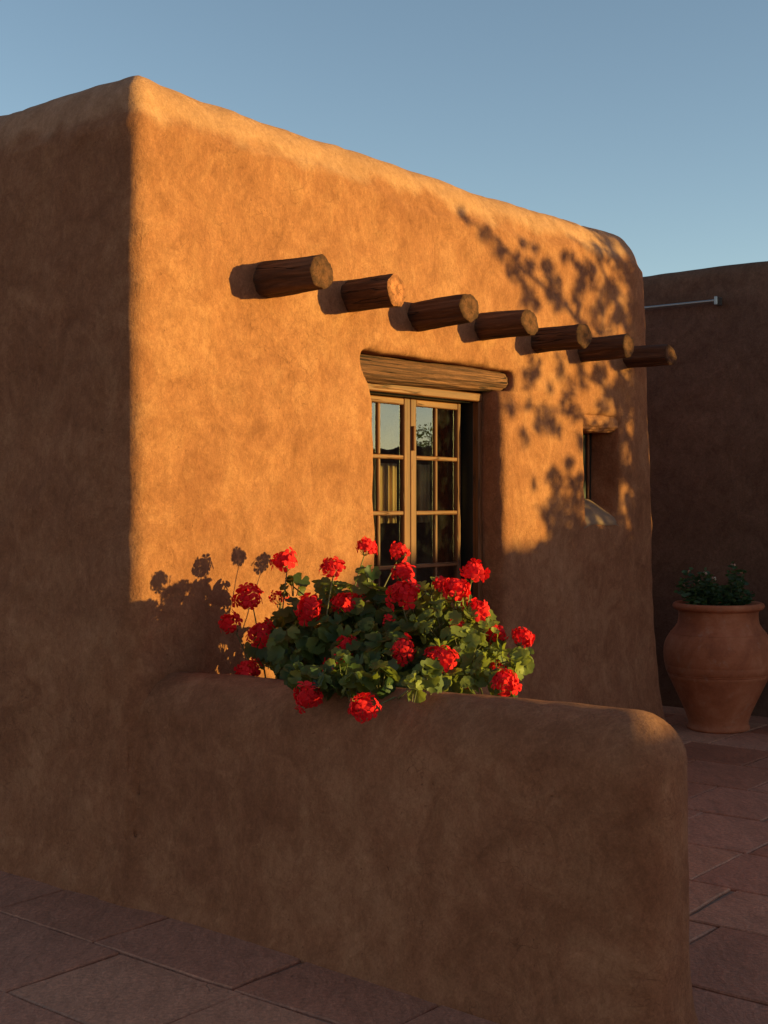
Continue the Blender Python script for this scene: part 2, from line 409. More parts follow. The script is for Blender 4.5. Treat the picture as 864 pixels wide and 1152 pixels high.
def terracotta():
    m = NT('terracotta'); nz = m.noise(5, 6, .65, m.warp(.3, 3)); f = m.noise(70, 5, .6)
    col = m.ramp(nz, [(.35, (.34, .088, .038)), (.52, (.47, .128, .055)), (.68, (.55, .175, .085))])
    col = m.mix(col, (.50, .32, .23), m.math('MULTIPLY', m.ramp(m.noise(9, 6, .75), [(.56, 0.), (.72, 1.)]), .35))
    col = m.mix(col, m.mix((.7, .7, .7), (1.25, 1.25, 1.25), f), .5, 'MULTIPLY')
    h = m.math('ADD', f, m.math('MULTIPLY', m.noise(60, 4, .6, m.mapping((.05, .05, 1))), 1.2))
    return m.fin(col, .8, m.bump(h, .002, .7), .25)
M['terracotta'] = terracotta()
def paving():
    m = NT('flagstone'); at = m.attr(); nz = m.noise(5, 7, .7, m.warp(.25, 2)); f = m.noise(60, 6, .7)
    col = m.ramp(at, [(0., (.37, .120, .062)), (.35, (.43, .160, .092)), (.65, (.48, .200, .125)), (1., (.52, .220, .128))])
    col = m.mix(col, m.mix((.55, .5, .46), (1.4, 1.36, 1.32), nz), .7, 'MULTIPLY')
    col = m.mix(col, m.mix((.4, .4, .4), (1.6, 1.6, 1.6), m.ramp(f, [(.3, 0.), (.7, 1.)])), .6, 'MULTIPLY')
    sp_ = m.ramp(m.noise(150, 3, .7), [(.62, 0.), (.68, 1.)]); col = m.mix(col, (.62, .42, .30), m.math('MULTIPLY', sp_, .35))
    split = m.noise(26, 6, .65, m.mapping((1, .22, 1), (0, 0, .9), m.warp(.12, 5)))
    col = m.mix(col, m.mix((.7, .7, .7), (1.15, 1.15, 1.15), m.ramp(split, [(.35, 0.), (.6, 1.)])), .5, 'MULTIPLY')
    cr = m.math('MULTIPLY', m.ramp(m.vor(1.9, vec=m.warp(.35, 2.5)), [(0., 1.), (.006, 0.)]), m.ramp(m.noise(1.2, 2), [(.56, 0.), (.64, 1.)]))
    col = m.mix(col, (.03, .018, .014), m.math('MULTIPLY', cr, .7))
    h = m.math('ADD', m.math('MULTIPLY', nz, .006), m.math('MULTIPLY', f, .003))
    h = m.math('ADD', h, m.math('MULTIPLY', split, .009)); h = m.math('SUBTRACT', h, m.math('MULTIPLY', cr, .006))
    return m.fin(col, m.ramp(f, [(.3, .6), (.7, .88)]), m.bump(h, 1., .9), .3)
M['paving'] = paving()
M['mortar'] = simple('joint_mortar', (.34, .18, .12), .95, .5, 50, .006)
M['earth'] = simple('earth', (.16, .10, .065), .95, .4, 3, .03)

# ------------------------------------------------------------------ the ground
S = 1500
struct(mesh_obj('ground', [(-S, -S, -.03), (S, -S, -.03), (S, S, -.03), (-S, S, -.03)], [(0, 1, 2, 3)], M['earth'], smooth=False), 'bare reddish earth around the paved patio')
g = MB(); a = [W(-6, -9, -.012), W(9, -9, -.012), W(9, 10, -.012), W(-6, 10, -.012)]; g.add(a, [(0, 1, 2, 3)])
struct(g.build('mortar_bed', M['mortar'], smooth=False), 'sandy mortar in the joints between flagstones')
rng = random.Random(4)
pv = MB(); t = -6.0; row = 0
while t < 9:
    wt = rng.choice([.42, .48, .55, .62]); n = -9 + rng.uniform(0, .6)
    while n < 10:
        ln = rng.choice([.5, .6, .72, .9]); j = .005 + rng.uniform(0, .003)
        z = rng.uniform(-.002, .002); tt = rng.uniform(-.0018, .0018); tn = rng.uniform(-.0018, .0018)
        q = lambda: rng.uniform(-.007, .007)
        co = [(t + j + q(), n + j + q()), (t + wt - j + q(), n + j + q()), (t + wt - j + q(), n + ln - j + q()), (t + j + q(), n + ln - j + q())]
        # chipped outline with a worn edge
        ring = []
        for i in range(4):
            p0, p1 = co[i], co[(i + 1) % 4]
            for k in range(6):
                f = k / 6; e = rng.uniform(-.003, .003)
                ring.append((p0[0] * (1 - f) + p1[0] * f + e, p0[1] * (1 - f) + p1[1] * f + e))
        cx = sum(p[0] for p in ring) / 24; cy = sum(p[1] for p in ring) / 24
        V = []
        for (inset, dz) in ((0, -.012), (0, -.0045), (.006, 0)):
            for p in ring:
                dx, dy = cx - p[0], cy - p[1]; L = math.hypot(dx, dy)
                V.append(W(p[0] + dx / L * inset, p[1] + dy / L * inset, z + dz + tt * dx + tn * dy))
        F = [(r * 24 + i, r * 24 + (i + 1) % 24, (r + 1) * 24 + (i + 1) % 24, (r + 1) * 24 + i) for r in (0, 1) for i in range(24)]
        F.append(tuple(48 + i for i in range(24)))
        pv.add(V, F, rng.random()); n += ln
    t += wt
p_o = pv.build('paving', M['paving'], smooth=False); struct(p_o, 'reddish brown rectangular flagstones of the patio')

# ------------------------------------------------------------------ the adobe house
HD = 3.4; TE = 4.56
def house_solid(T, N, H):
    hh = np.clip(H, 0, 3.5)
    flare = .05 * np.exp(-np.clip(H, 0, 9) / .16)
    tmax = TE + .10 - .066 * hh + flare * .5
    tmin = 0.012 * hh - .02 - flare * .8
    nmax = .03 - .018 * hh + flare
    a = np.maximum(tmin - T, 0) * 0 + (tmin - T); b = T - tmax; c = N - nmax; d = -HD - N; lip = .022 * np.clip((H - 3.10 - .03 * np.sin(T * 2.1) - .02 * np.sin(T * 5.3 + 1)) / .05, 0, 1); a = a + lip; b = b + lip; c = c + lip
    e = rint(a, c, .078)
    e = np.maximum(e, rint(b, c, .26)); e = np.maximum(e, rint(a, d, .15)); e = np.maximum(e, rint(b, d, .2))
    top = 3.342 + .055 * np.exp(-(T / .45) ** 2) + .004 * T
    s = rint(e, H - top, .235)
    return s
def house_sdf(T, N, H):
    s = house_solid(T, N, H)
    s = smax(s, -rbox(T, N, H, .42, 4.0, -HD + .35, -.42, 2.98, 5, .05), .06)          # sunken flat roof
    s = np.maximum(s, -rbox(T, N, H, .35, 4.05, -HD + .35, -.40, .02, 2.7, .02))       # the room
    # big window opening: left jamb leans out at the head
    lf = 1.535 - .11 * np.clip((H - 1.95) / .40, 0, 1) ** 2
    jam = np.maximum(lf - T, T - (2.70 - .085 * np.clip((N + .19) / .03, 0, 1) - .0 + .02 * np.clip((N + .1) / .15, 0, 1.2)))
    wv = rint(jam, np.maximum(.62 - H, H - 2.30), .05)
    wv = np.maximum(wv, N * 0 - 9)
    wv = np.maximum(wv, -.5 - N)
    s = smax(s, -wv, .05)
    lc = np.maximum(rbox(T, N, H, 1.45, 2.76, -.24, 1, 2.205, 2.316, .03), -.24 - N)
    s = smax(s, -lc, .03)
    # little splayed window
    sp = np.clip((N + .26) / .26, 0, 1.1)
    nt_ = np.maximum(3.52 - T, T - (3.945 + .02 * sp))
    nh_ = np.maximum((1.60 - .14 * sp) - H, H - (2.06 + .07 * sp))
    nv = np.maximum(rint(nt_, nh_, .05), -.5 - N)
    s = smax(s, -nv, .035)
    return s
def adobe_noise(P, g, amp=1.0, seed=3):
    return amp * (.020 * vnoise(P, .9, seed) + .010 * vnoise(P, .33, seed + 1) + .0055 * vnoise(P, .13, seed + 2) + .0045 * vnoise(P, .06, seed + 3))
house = empty('adobe_house', W(2.2, -1.7, 0), 'rounded orange adobe house with log ends over its deep window, lit by low sun', 'house')
V, F = surface_nets(house_sdf, (-.25, -HD - .2, -.06), (4.95, .25, 3.42), .0225, adobe_noise)
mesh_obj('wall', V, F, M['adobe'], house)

# vigas
ends = [(362, 306, 20), (446, 327, 18.3), (528, 346, 16.4), (596, 362.5, 15.2), (657, 377.5, 13.7), (707, 389, 13), (754, 399.5, 11.8)]
def viga(i, px, py, rp):
    rg = random.Random(70 + i)
    L = [.293, .262, .30, .295, .30, .29, .285][i]
    t, n, h = px_on_n(px, py, L); Y = W(t, n, 0)[1]; r = rp / FPX * Y * 1
    seg = 72; n0 = -.25; st = 18; V = []
    lob = [(rg.uniform(0, 6.28), rg.uniform(.012, .04), k) for k in (2, 3, 5, 7)]
    tilt = rg.uniform(-.05, .05); droop = rg.uniform(-.03, .05)
    cut = (rg.uniform(-.10, .16), rg.uniform(-.16, .05))
    checks = [(rg.uniform(0, 6.28), rg.uniform(.02, .05)) for _ in range(3)]
    def rad(j, f):
        a = 2 * math.pi * j / seg
        q = 1 + sum(am * math.sin(k * a + p + f * .7) for p, am, k in lob) + .018 * math.sin(9 * f + 3 * a + i) + .022 * math.sin(5 * f + 2 * i)
        q += .014 * math.sin(15 * a + 1.5 * math.sin(4 * f + i)) + .008 * math.sin(23 * a + i)
        for ca, cd in checks:
            da = (a - ca - .15 * math.sin(3 * f) + math.pi) % (2 * math.pi) - math.pi
            q -= cd * math.exp(-(da / .07) ** 2) * min(1, f * 1.4)
        return r * q * (1.06 - .07 * f) + rg.uniform(-.0009, .0009)
    for k in range(st + 1):
        f = k / st; nn = n0 + (L - n0) * f
        for j in range(seg):
            a = 2 * math.pi * j / seg; rr = rad(j, f)
            dt, dh = rr * math.cos(a), rr * math.sin(a)
            sk = (cut[0] * dt + cut[1] * dh) * (f > .99)
            V.append(W(t + tilt * (nn - L) + dt, nn + sk, h + droop * (nn - L) + dh))
    Fq = [(k * seg + j, k * seg + (j + 1) % seg, (k + 1) * seg + (j + 1) % seg, (k + 1) * seg + j) for k in range(st) for j in range(seg)]
    o = mesh_obj('viga', V, Fq, M['viga'], house, attr=None); bm_fix(o)
    # sawn end as a sub-part
    EV = []; ring = []
    rings = [0, .25, .5, .75, .93, 1.0]
    for q in rings[1:]:
        for j in range(seg):
            b = V[st * seg + j]; cc = W(t, L, h); dm = .004 if q < .99 else -.001
            p = cc + (b - cc) * (q if q < .99 else 1.0) + NV * (dm + rg.uniform(-.0012, .0012) * (q < .9))
            EV.append(p); ring.append((q * r, 2 * math.pi * j / seg, 0))
    EV.append(W(t, L + .004, h)); ring.append((0, 0, 0)); nr = len(rings) - 1
    EF = [(k * seg + j, k * seg + (j + 1) % seg, (k + 1) * seg + (j + 1) % seg, (k + 1) * seg + j) for k in range(nr - 1) for j in range(seg)]
    EF += [(len(EV) - 1, (j + 1) % seg, j) for j in range(seg)]
    e = mesh_obj('sawn_end', EV, EF, M['end_pale' if i == 1 else 'end'], o); bm_fix(e)
    at = e.data.attributes.new('ring', 'FLOAT_VECTOR', 'POINT'); at.data.foreach_set('vector', np.array(ring, np.float32).ravel())
    return o
for i, a in enumerate(ends):
    v = viga(i, *a)
    if i == 1: v['label'] = 'viga with a paler sawn end'

# timber lintel over the window
def timber(name, t0, t1, n, h0, hh, rt, rn, mat, parent, seed, slope=0, taper=0):
    rg = random.Random(seed); seg = 72; st = 80; V = []
    ph = [rg.uniform(0, 6.28) for _ in range(6)]
    for k in range(st + 1):
        f = k / st; t = t0 + (t1 - t0) * f
        endr = 1 if 0.03 < f < .94 else (max(.0, 1 - ((.03 - f) / .03) ** 2 * .4) if f <= .03 else max(.25, 1 - ((f - .94) / .06) ** 2 * .55))
        hc = h0 + slope * f + .006 * math.sin(4 * f + ph[0]); rr = rt * (1 - taper * f) * (1 + .05 * math.sin(5 * f + ph[1]) + .03 * math.sin(13 * f + ph[2]))
        for j in range(seg):
            a = 2 * math.pi * j / seg; q = 1 + .03 * math.sin(3 * a + 2 * f + ph[3]) + .02 * math.sin(7 * a + 5 * f + ph[4]) + .022 * math.sin(15 * a + 3 * math.sin(6 * f) + ph[5]) + .012 * math.sin(33 * f + 9 * a) + rg.uniform(-.006, .006)
            ca, sa = math.cos(a), math.sin(a)
            sx = math.copysign(abs(ca) ** .75, ca); sy = math.copysign(abs(sa) ** .75, sa)
            V.append(W(t, n + rn * q * sx * endr, hc + (hh + (rr - rt)) * q * sy * endr))
    F = [(k * seg + j, k * seg + (j + 1) % seg, (k + 1) * seg + (j + 1) % seg, (k + 1) * seg + j) for k in range(st) for j in range(seg)]
    F += [tuple(range(seg))[::-1], tuple(st * seg + j for j in range(seg))]
    o = mesh_obj(name, V, F, mat, parent); bm_fix(o); return o
timber('lintel', 1.33, 2.80, -.138, 2.254, .068, .068, .092, M['lintel'], house, 5, .006, .12)

# window
fr = MB(); fh = PB(); fr2 = PB()
T0, T1 = 1.50, 2.605; HB, HT = .60, 2.19
fr.box(T0, T1, -.17, -.125, HT - .045, HT, .005)                  # head
fr2.box(T0, T1, -.26, -.125, HB, HB + .05, .006)
win = fr.build('window', M['frame_t'], house)
auto_smooth(win); fr2.build('frame', M['frame_t'], win)
fh.box(T0, T0 + .045, -.17, -.125, HB + .05, HT - .045, .005); fh.box(T1 - .034, T1, -.17, -.125, HB + .05, HT - .045, .005)
auto_smooth(fh.build('frame', M['frame_h'], win))
bl = PB(); bl.box(T0, T0 + .06, -.30, -.171, HB + .05, HT, .003); bl.box(T1 - .03, T1 + .03, -.30, -.171, HB + .05, HT, .003)
bl.box(T0 + .06, T1 - .03, -.30, -.171, HT - .052, HT - .001, .003); bl.box(2.545, T1 - .03, -.285, -.262, HB + .05, HT - .05, .003)
auto_smooth(bl.build('jamb', M['black_frame'], win))
def sash(t0, t1, st0, st1, munt, nn=-.235):
    rows = [HB + .10, .955, 1.245, 1.529, 1.823, 2.100]
    st = PB(); ra = PB(); gl = MB()
    th = .036
    st.box(t0, t0 + st0, nn - th / 2, nn + th / 2, HB + .055, HT - .056, .004)
    st.box(t1 - st1, t1, nn - th / 2, nn + th / 2, HB + .055, HT - .056, .004)
    o = st.build('sash', M['frame_h'], win); auto_smooth(o)
    ra.box(t0 + st0, t1 - st1, nn - th / 2 + .001, nn + th / 2 - .002, 2.098, HT - .057, .004)
    ra.box(t0 + st0, t1 - st1, nn - th / 2 + .001, nn + th / 2 - .002, HB + .056, HB + .13, .004)
    for h in rows[1:-1]: ra.box(t0 + st0, t1 - st1, nn - .012, nn + .0145, h - .011, h + .011, .004)
    auto_smooth(ra.build('glazing_bar', M['frame_t'], win))
    mm = PB()
    if munt:
        zz = [HB + .13] + rows[1:-1] + [2.098]
        for a_, b_ in zip(zz[:-1], zz[1:]): mm.box(munt - .010, munt + .010, nn - .011, nn + .0125, a_ + .011 * (a_ != zz[0]), b_ - .011 * (b_ != zz[-1]), .004)
        auto_smooth(mm.build('glazing_bar', M['frame_h'], win))
    gl.box(t0 + st0 - .004, t1 - st1 + .004, nn - .004, nn + .0, HB + .12, 2.10, .0005)
    gl.build('glass', M['glass'], win, smooth=False)
sash(1.575, 2.068, .05, .052, 1.815)
sash(2.072, 2.528, .050, .028, 2.308)
hd = MB(); hd.box(2.078, 2.094, -.216, -.200, 1.86, 1.99, .005); auto_smooth(hd.build('latch', M['frame_h'], win))
# cream strips added inside for the warm shapes in the mid panes
cu = MB(); V = []; F = []; nn_ = 60
for (ta_, tb_) in ((2.13, 2.29), (2.50, 2.60)):
    V = []; F = []
    for r in range(2):
        for i in range(nn_ + 1):
            t = ta_ + (tb_ - ta_) * i / nn_
            V.append(W(t, -.50 + .018 * math.sin(i * .75) + .008 * math.sin(i * .31), [1.47, 1.80][r]))
    for i in range(nn_): F.append((i, i + 1, nn_ + 2 + i, nn_ + 1 + i))
    cu = MB(); cu.add(V, F)
    c_o = cu.build('inner_strip', M['inner_strip'], win); sm_ = c_o.modifiers.new('t', 'SOLIDIFY'); sm_.thickness = .002
# little window in the splayed niche
nb = MB(); nb.box(3.44, 4.05, -.240, -.205, 1.50, 2.16, .004)
nw = nb.build('small_window', M['black_frame'], house); auto_smooth(nw)
n2 = MB(); n2.box(3.880, 3.900, -.204, -.190, 1.60, 2.06, .003); auto_smooth(n2.build('frame', M['frame_h'], nw))
timber('small_lintel', 3.44, 4.02, -.105, 2.085, -.0 + .062, .062, .085, M['adobe'], house, 9, .0)
def sill_mesh():
    V = []; F = []; a, b = 16, 12
    for i in range(a + 1):
        for j in range(b + 1):
            u, v = i / a, j / b
            nn = -.20 + .205 * v; wd = .40 + .025 * v
            t = 3.50 + wd * u
            h = 1.605 - .125 * v ** 1.3 - .03 * max(0, v - .85) / .15 - .02 * abs(2 * u - 1) ** 4 * v + .005 * math.sin(9 * u + 5 * v)
            V.append(W(t, nn, h))
    for i in range(a):
        for j in range(b): F.append((i * (b + 1) + j, (i + 1) * (b + 1) + j, (i + 1) * (b + 1) + j + 1, i * (b + 1) + j + 1))
    o = mesh_obj('sill', V, F, M['sill'], house); bm_fix(o)
    s = o.modifiers.new('s', 'SOLIDIFY'); s.thickness = .03; s.offset = -1
    return o
sill_mesh()

# ------------------------------------------------------------------ low garden wall with the flower bed behind it
def low_solid(T, N, H):
    hh = np.clip(H, 0, 1.2)
    flare = .028 * np.exp(-np.clip(H, 0, 9) / .07)
    tc0 = .050 - .046 * np.clip(N, -1, 3)                          # the wall swings outward a little
    tmin = tc0 - .010 - flare - .040 * (1 - hh / .9); tmax = tc0 + .335 + flare + .01 * (1 - hh / .9)
    nmax = 2.30 + flare + .015 * (1 - hh / .9)
    a = tmin - T; b = T - tmax; c = N - nmax
    e = rint(np.maximum(a, b * 0 - 9), c, .15); e = np.maximum(e, rint(b, c, .165)); e = np.maximum(e, -1 - N)
    top = .893 + .038 * np.clip(N, 0, 3) + .008 * np.sin(N * 2.3 + .5) - .03 * np.clip(N - 1.9, 0, 1)
    s = rint(e, H - top, .165)
    # bed: low kerbs along its other two sides
    k1 = rbox(T, N, H, .92, 1.08, -1, 1.52, -.3, .70, .05); k2 = rbox(T, N, H, .1, 1.08, 1.38, 1.54, -.3, .70, .05)
    return smin(s, np.minimum(k1, k2), .05)
def low_sdf(T, N, H):
    hs = house_solid(T, N, H)
    s = smin(low_solid(T, N, H), hs, .16 * np.clip((N + .06) / .30, .01, 1))
    return np.maximum(s + .004, -hs - .014 * (low_solid(T, N, H) < .12))
lw = empty('garden_wall', W(.1, 1.2, 0), 'low rounded brown adobe wall in the foreground, running out from the house corner', 'wall')
V, F = surface_nets(low_sdf, (-.55, -.15, -.06), (1.3, 2.6, 1.35), .0165, lambda P, g: adobe_noise(P, g, .55, 21))
mesh_obj('wall', V, F, M['adobe'], lw)
sb = MB(); V = []; F = []; rg = random.Random(8); a_, b_ = 20, 36
for i in range(a_ + 1):
    for j in range(b_ + 1): V.append(W(.22 + .74 * i / a_, -.02 + 1.44 * j / b_, .60 + rg.uniform(-.012, .02)))
for i in range(a_):
    for j in range(b_): F.append((i * (b_ + 1) + j, (i + 1) * (b_ + 1) + j, (i + 1) * (b_ + 1) + j + 1, i * (b_ + 1) + j + 1))
sb.add(V, F); sb.build('soil', M['soil'], lw)

# ------------------------------------------------------------------ geraniums
ger = empty('geranium', W(.55, .7, .6), 'bushy geranium with many round red flower heads, growing behind the low wall', 'plant')
rg = random.Random(12)
def frame_of(d):
    d = d / (np.linalg.norm(d) + 1e-9); u = np.array([0, 0, 1.]) if abs(d[2]) < .9 else np.array([1., 0, 0])
    x = np.cross(u, d); x /= np.linalg.norm(x); return x, np.cross(d, x), d
def gleaf(mb, p, nrm, r, tint, rg):
    x, y, z = frame_of(nrm); a0 = rg.uniform(0, 6.28); cup = rg.uniform(.05, .45); fold = rg.uniform(-.25, .3)
    lobes = 7; m = 21; V = [p]; 
    for ring, rr in ((0, .55), (1, 1.0)):
        for i in range(m + 1):
            a = .28 + (2 * math.pi - .56) * i / m
            sc_ = 1 if ring == 0 else 1 + .085 * math.cos((a - .28) / (2 * math.pi - .56) * 2 * math.pi * lobes + math.pi) + rg.uniform(-.03, .03)
            k = r * rr * sc_; lx, ly = k * math.cos(a), k * math.sin(a)
            lz = cup * r * rr ** 2 + fold * abs(ly) * .6 + (.05 * r * math.sin(lobes * a) * ring)
            c, s = math.cos(a0), math.sin(a0)
            V.append(p + x * (lx * c - ly * s) + y * (lx * s + ly * c) + z * lz)
    F = [(0, 1 + i, 2 + i) for i in range(m)]
    F += [(1 + i, m + 2 + i, m + 3 + i, 2 + i) for i in range(m)]
    mb.add(V, F, tint)
def petal_cluster(mb, c, axis, Rr, rg, full=1.0):
    """a loose umbel of open five-petalled florets"""
    x, y, z = frame_of(axis); nfl = int(rg.randint(17, 25) * full)
    gap = rg.uniform(0, 6.28); span = rg.uniform(1.15, 1.5); flat = rg.uniform(.68, .95)
    for k in range(nfl):
        ph = k * 2.39996 + rg.uniform(-.35, .35); ct = 1 - (k + .5) / nfl * span; st = math.sqrt(max(0, 1 - ct * ct))
        if abs((ph - gap + math.pi) % (2 * math.pi) - math.pi) < .45 and ct < .5 and rg.random() < .7: continue
        d = x * st * math.cos(ph) + y * st * math.sin(ph) + z * ct * flat
        d = d + np.array([rg.uniform(-.2, .2) for _ in range(3)]); ln = np.linalg.norm(d); dn = d / ln
        fc = c + d * Rr * rg.uniform(.55, .95)
        dn = dn + np.array([rg.uniform(-.35, .35) for _ in range(3)]); dn /= np.linalg.norm(dn)
        fx, fy, fz = frame_of(dn); a0 = rg.uniform(0, 6.28); ps = Rr * rg.uniform(.40, .54); tint = rg.random()
        openn = rg.uniform(-.15, .45)
        for q in range(5):
            a = a0 + q * 1.2566 + rg.uniform(-.15, .15); dx = fx * math.cos(a) + fy * math.sin(a); dy = -fx * math.sin(a) + fy * math.cos(a)
            lift = openn + rg.uniform(-.15, .15); tw = rg.uniform(-.25, .25); L = ps * rg.uniform(.9, 1.1)
            def P(u, v, w_): return fc + dx * (u * L) + dy * (v * L) + fz * ((w_ + lift * u * (1.1 - .5 * u) + tw * v - .16 * v * v * 3) * L)
            V = [P(.02, 0, -.08), P(.34, -.17, .0), P(.34, .17, .0), P(.68, -.37, .02), P(.66, 0, .05), P(.68, .37, .02), P(.93, -.33, -.02), P(1.03, 0, -.03), P(.93, .33, -.02)]
            F = [(0, 1, 4), (0, 4, 2), (1, 3, 4), (2, 4, 5), (3, 6, 4), (4, 6, 7), (4, 7, 8), (4, 8, 5)]
            mb.add(V, F, min(1, max(0, tint + rg.uniform(-.15, .15))))
# (x, y, diameter px, t)  flower heads read off against the wall
heads = [(257, 699, 29, .34), (278, 671, 33, .42), (320, 630, 32, .52), (313, 671, 22, .60), (292, 712, 34, .34), (279, 752, 30, .26),
 (349, 684, 37, .40), (345, 783, 36, -.07), (373, 637, 32, .44), (379, 752, 32, .28), (389, 728, 28, .34), (387, 677, 32, .50), (404, 672, 24, .58),
 (413, 614, 26, .83), (450, 620, 28, 1.0), (454, 643, 30, .66), (453, 667, 38, .52), (408, 796, 40, -.13), (453, 731, 34, .34), (500, 739, 34, .34),
 (485, 736, 22, .38), (513, 662, 38, .60), (498, 657, 26, .68), (533, 642, 32, .74), (537, 685, 31, .64), (558, 714, 27, .66), (589, 716, 30, .70),
 (569, 766, 34, .30), (515, 703, 22, .56), (526, 775, 13, .36), (560, 750, 18, .52), (437, 700, 20, .5)]
base_pts = [W(.35 + .4 * rg.random(), .25 + 1.05 * i / 11, .62) for i in range(12)]
shadow_extra = []
for i, (x, y, dpx, t) in enumerate(heads):
    tt, n, h = px_on_t(x, y, t); c = W(tt, n, h); Rr = dpx / FPX * c[1] / 2 * 1.0
    core = W(.52, min(max(n, .45), 1.25), .86)
    side = c - core; side[2] *= .4
    ax = np.array([0, 0, 1.]) * rg.uniform(.6, 1.) + side / (np.linalg.norm(side) + .1) * .7 + np.array([0, -.45, 0.])
    ax /= np.linalg.norm(ax)
    mb = MB(); fade = rg.random() < .25; petal_cluster(mb, c - ax * Rr * .15, ax, Rr * rg.uniform(.9, 1.02), rg, 1.0 if dpx > 25 else .6)
    hd_ = mb.build('flower_head', M['petal'], ger)
    st = MB(); b0 = min(base_pts, key=lambda p: np.linalg.norm(p[:2] - c[:2])); mid = b0 * .45 + c * .55 + np.array([0, 0, .05 + rg.uniform(0, .05)]) 
    if h < .95: mid = b0 * .5 + c * .5; mid[2] = max(1.0, h + .12)
    cc = c - ax * Rr * .9
    pts = [(1 - u) ** 2 * b0 + 2 * u * (1 - u) * mid + u * u * cc for u in [j / 8 for j in range(9)]]
    st.tube(pts, [.0042 - .0018 * j / 8 for j in range(9)], 6, .3 + .5 * rg.random())
    for k in range(14):
        d = np.array([rg.gauss(0, 1) for _ in range(3)]); d /= np.linalg.norm(d); d = d * .8 + ax * .7
        st.tube([cc, cc + d * Rr * .75], [.0011, .0009], 4, .4, cap=False)
    st.build('stalk', M['gstem'], hd_)
    # drooping buds under some heads
    if i % 3 == 0:
        bb = MB()
        for k in range(7):
            p = cc + np.array([rg.uniform(-.012, .012), rg.uniform(-.012, .012), rg.uniform(-.022, .0)])
            bb.tube([p + np.array([0, 0, .007]), p, p - np.array([0, 0, .008])], [.001, .0036, .0012], 6, rg.random())
        bb.build('bud_cluster', M['bud'], hd_)
# foliage lumps: (x, y, t, radius m, count, leaf lightness, painted paler on the sunlit right)
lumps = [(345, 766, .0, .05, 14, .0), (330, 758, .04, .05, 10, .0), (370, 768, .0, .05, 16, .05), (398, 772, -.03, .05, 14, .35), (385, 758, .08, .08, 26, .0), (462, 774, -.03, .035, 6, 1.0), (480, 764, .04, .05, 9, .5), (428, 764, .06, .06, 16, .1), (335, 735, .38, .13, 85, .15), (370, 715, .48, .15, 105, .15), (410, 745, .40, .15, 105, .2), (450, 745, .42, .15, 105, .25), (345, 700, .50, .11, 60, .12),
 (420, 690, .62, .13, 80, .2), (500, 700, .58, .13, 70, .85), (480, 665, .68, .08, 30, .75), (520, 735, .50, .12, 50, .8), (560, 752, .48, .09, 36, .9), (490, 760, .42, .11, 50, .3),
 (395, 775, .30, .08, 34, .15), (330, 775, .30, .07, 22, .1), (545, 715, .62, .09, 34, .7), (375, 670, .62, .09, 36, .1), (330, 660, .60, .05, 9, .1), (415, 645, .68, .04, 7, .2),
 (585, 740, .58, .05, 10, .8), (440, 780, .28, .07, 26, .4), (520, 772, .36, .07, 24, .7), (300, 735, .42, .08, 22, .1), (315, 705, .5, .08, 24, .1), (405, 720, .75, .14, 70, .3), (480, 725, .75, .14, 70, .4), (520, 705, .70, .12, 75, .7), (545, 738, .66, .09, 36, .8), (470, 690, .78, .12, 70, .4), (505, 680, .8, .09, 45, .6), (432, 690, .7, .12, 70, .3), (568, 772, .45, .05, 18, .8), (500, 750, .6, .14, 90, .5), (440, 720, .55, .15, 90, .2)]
fol = MB(); pet = MB()
for (x, y, t, r, cnt, br) in lumps:
    tt, n, h = px_on_t(x, y, t); c = W(tt, n, h)
    for k in range(cnt):
        d = np.array([rg.gauss(0, 1) for _ in range(3)]); d /= np.linalg.norm(d); f = rg.uniform(.35, 1.0) ** .6
        p = c + d * r * f * np.array([1, 1, .85])
        if p[2] < .62: p[2] = .62 + rg.uniform(0, .1)
        tp, np_ = (p - C0) @ D1, (p - C0) @ NV
        for _ in range(60):
            if float(low_solid(np.array([tp]), np.array([np_]), np.array([p[2]]))[0]) > .022: break
            p[2] += .009; p = p - D1 * (.008 if tp < .12 else 0)
            tp, np_ = (p - C0) @ D1, (p - C0) @ NV
        if np_ < .06: continue
        nrm = d * .7 + np.array([rg.uniform(-.5, .5), rg.uniform(-.8, .2), rg.uniform(.0, .9)])
        young = rg.random() < .12
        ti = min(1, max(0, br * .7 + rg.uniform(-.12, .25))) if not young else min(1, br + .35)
        lr = rg.uniform(.016, .043) * (.7 if young else 1) * (.85 if br > .5 else 1)
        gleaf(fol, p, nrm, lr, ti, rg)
        pp = c * .6 + p * .4 - np.array([0, 0, .05]); pp[2] = max(pp[2], .65)
        if k % 2 == 0: pet.tube([pp, (pp + p) / 2 + np.array([0, 0, .01]), p], [.0022, .0017, .0013], 5, rg.random(), cap=False)
for i in range(26):
    b0 = base_pts[i % 12]; x, y, t, r, cnt, br = lumps[i % len(lumps)]; c = W(*px_on_t(x, y, t))
    pet.tube([b0, (b0 + c) / 2 + np.array([0, 0, .03]), c], [.007, .005, .003], 7, rg.random())
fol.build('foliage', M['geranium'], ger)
pet.build('stem', M['gstem'], ger)

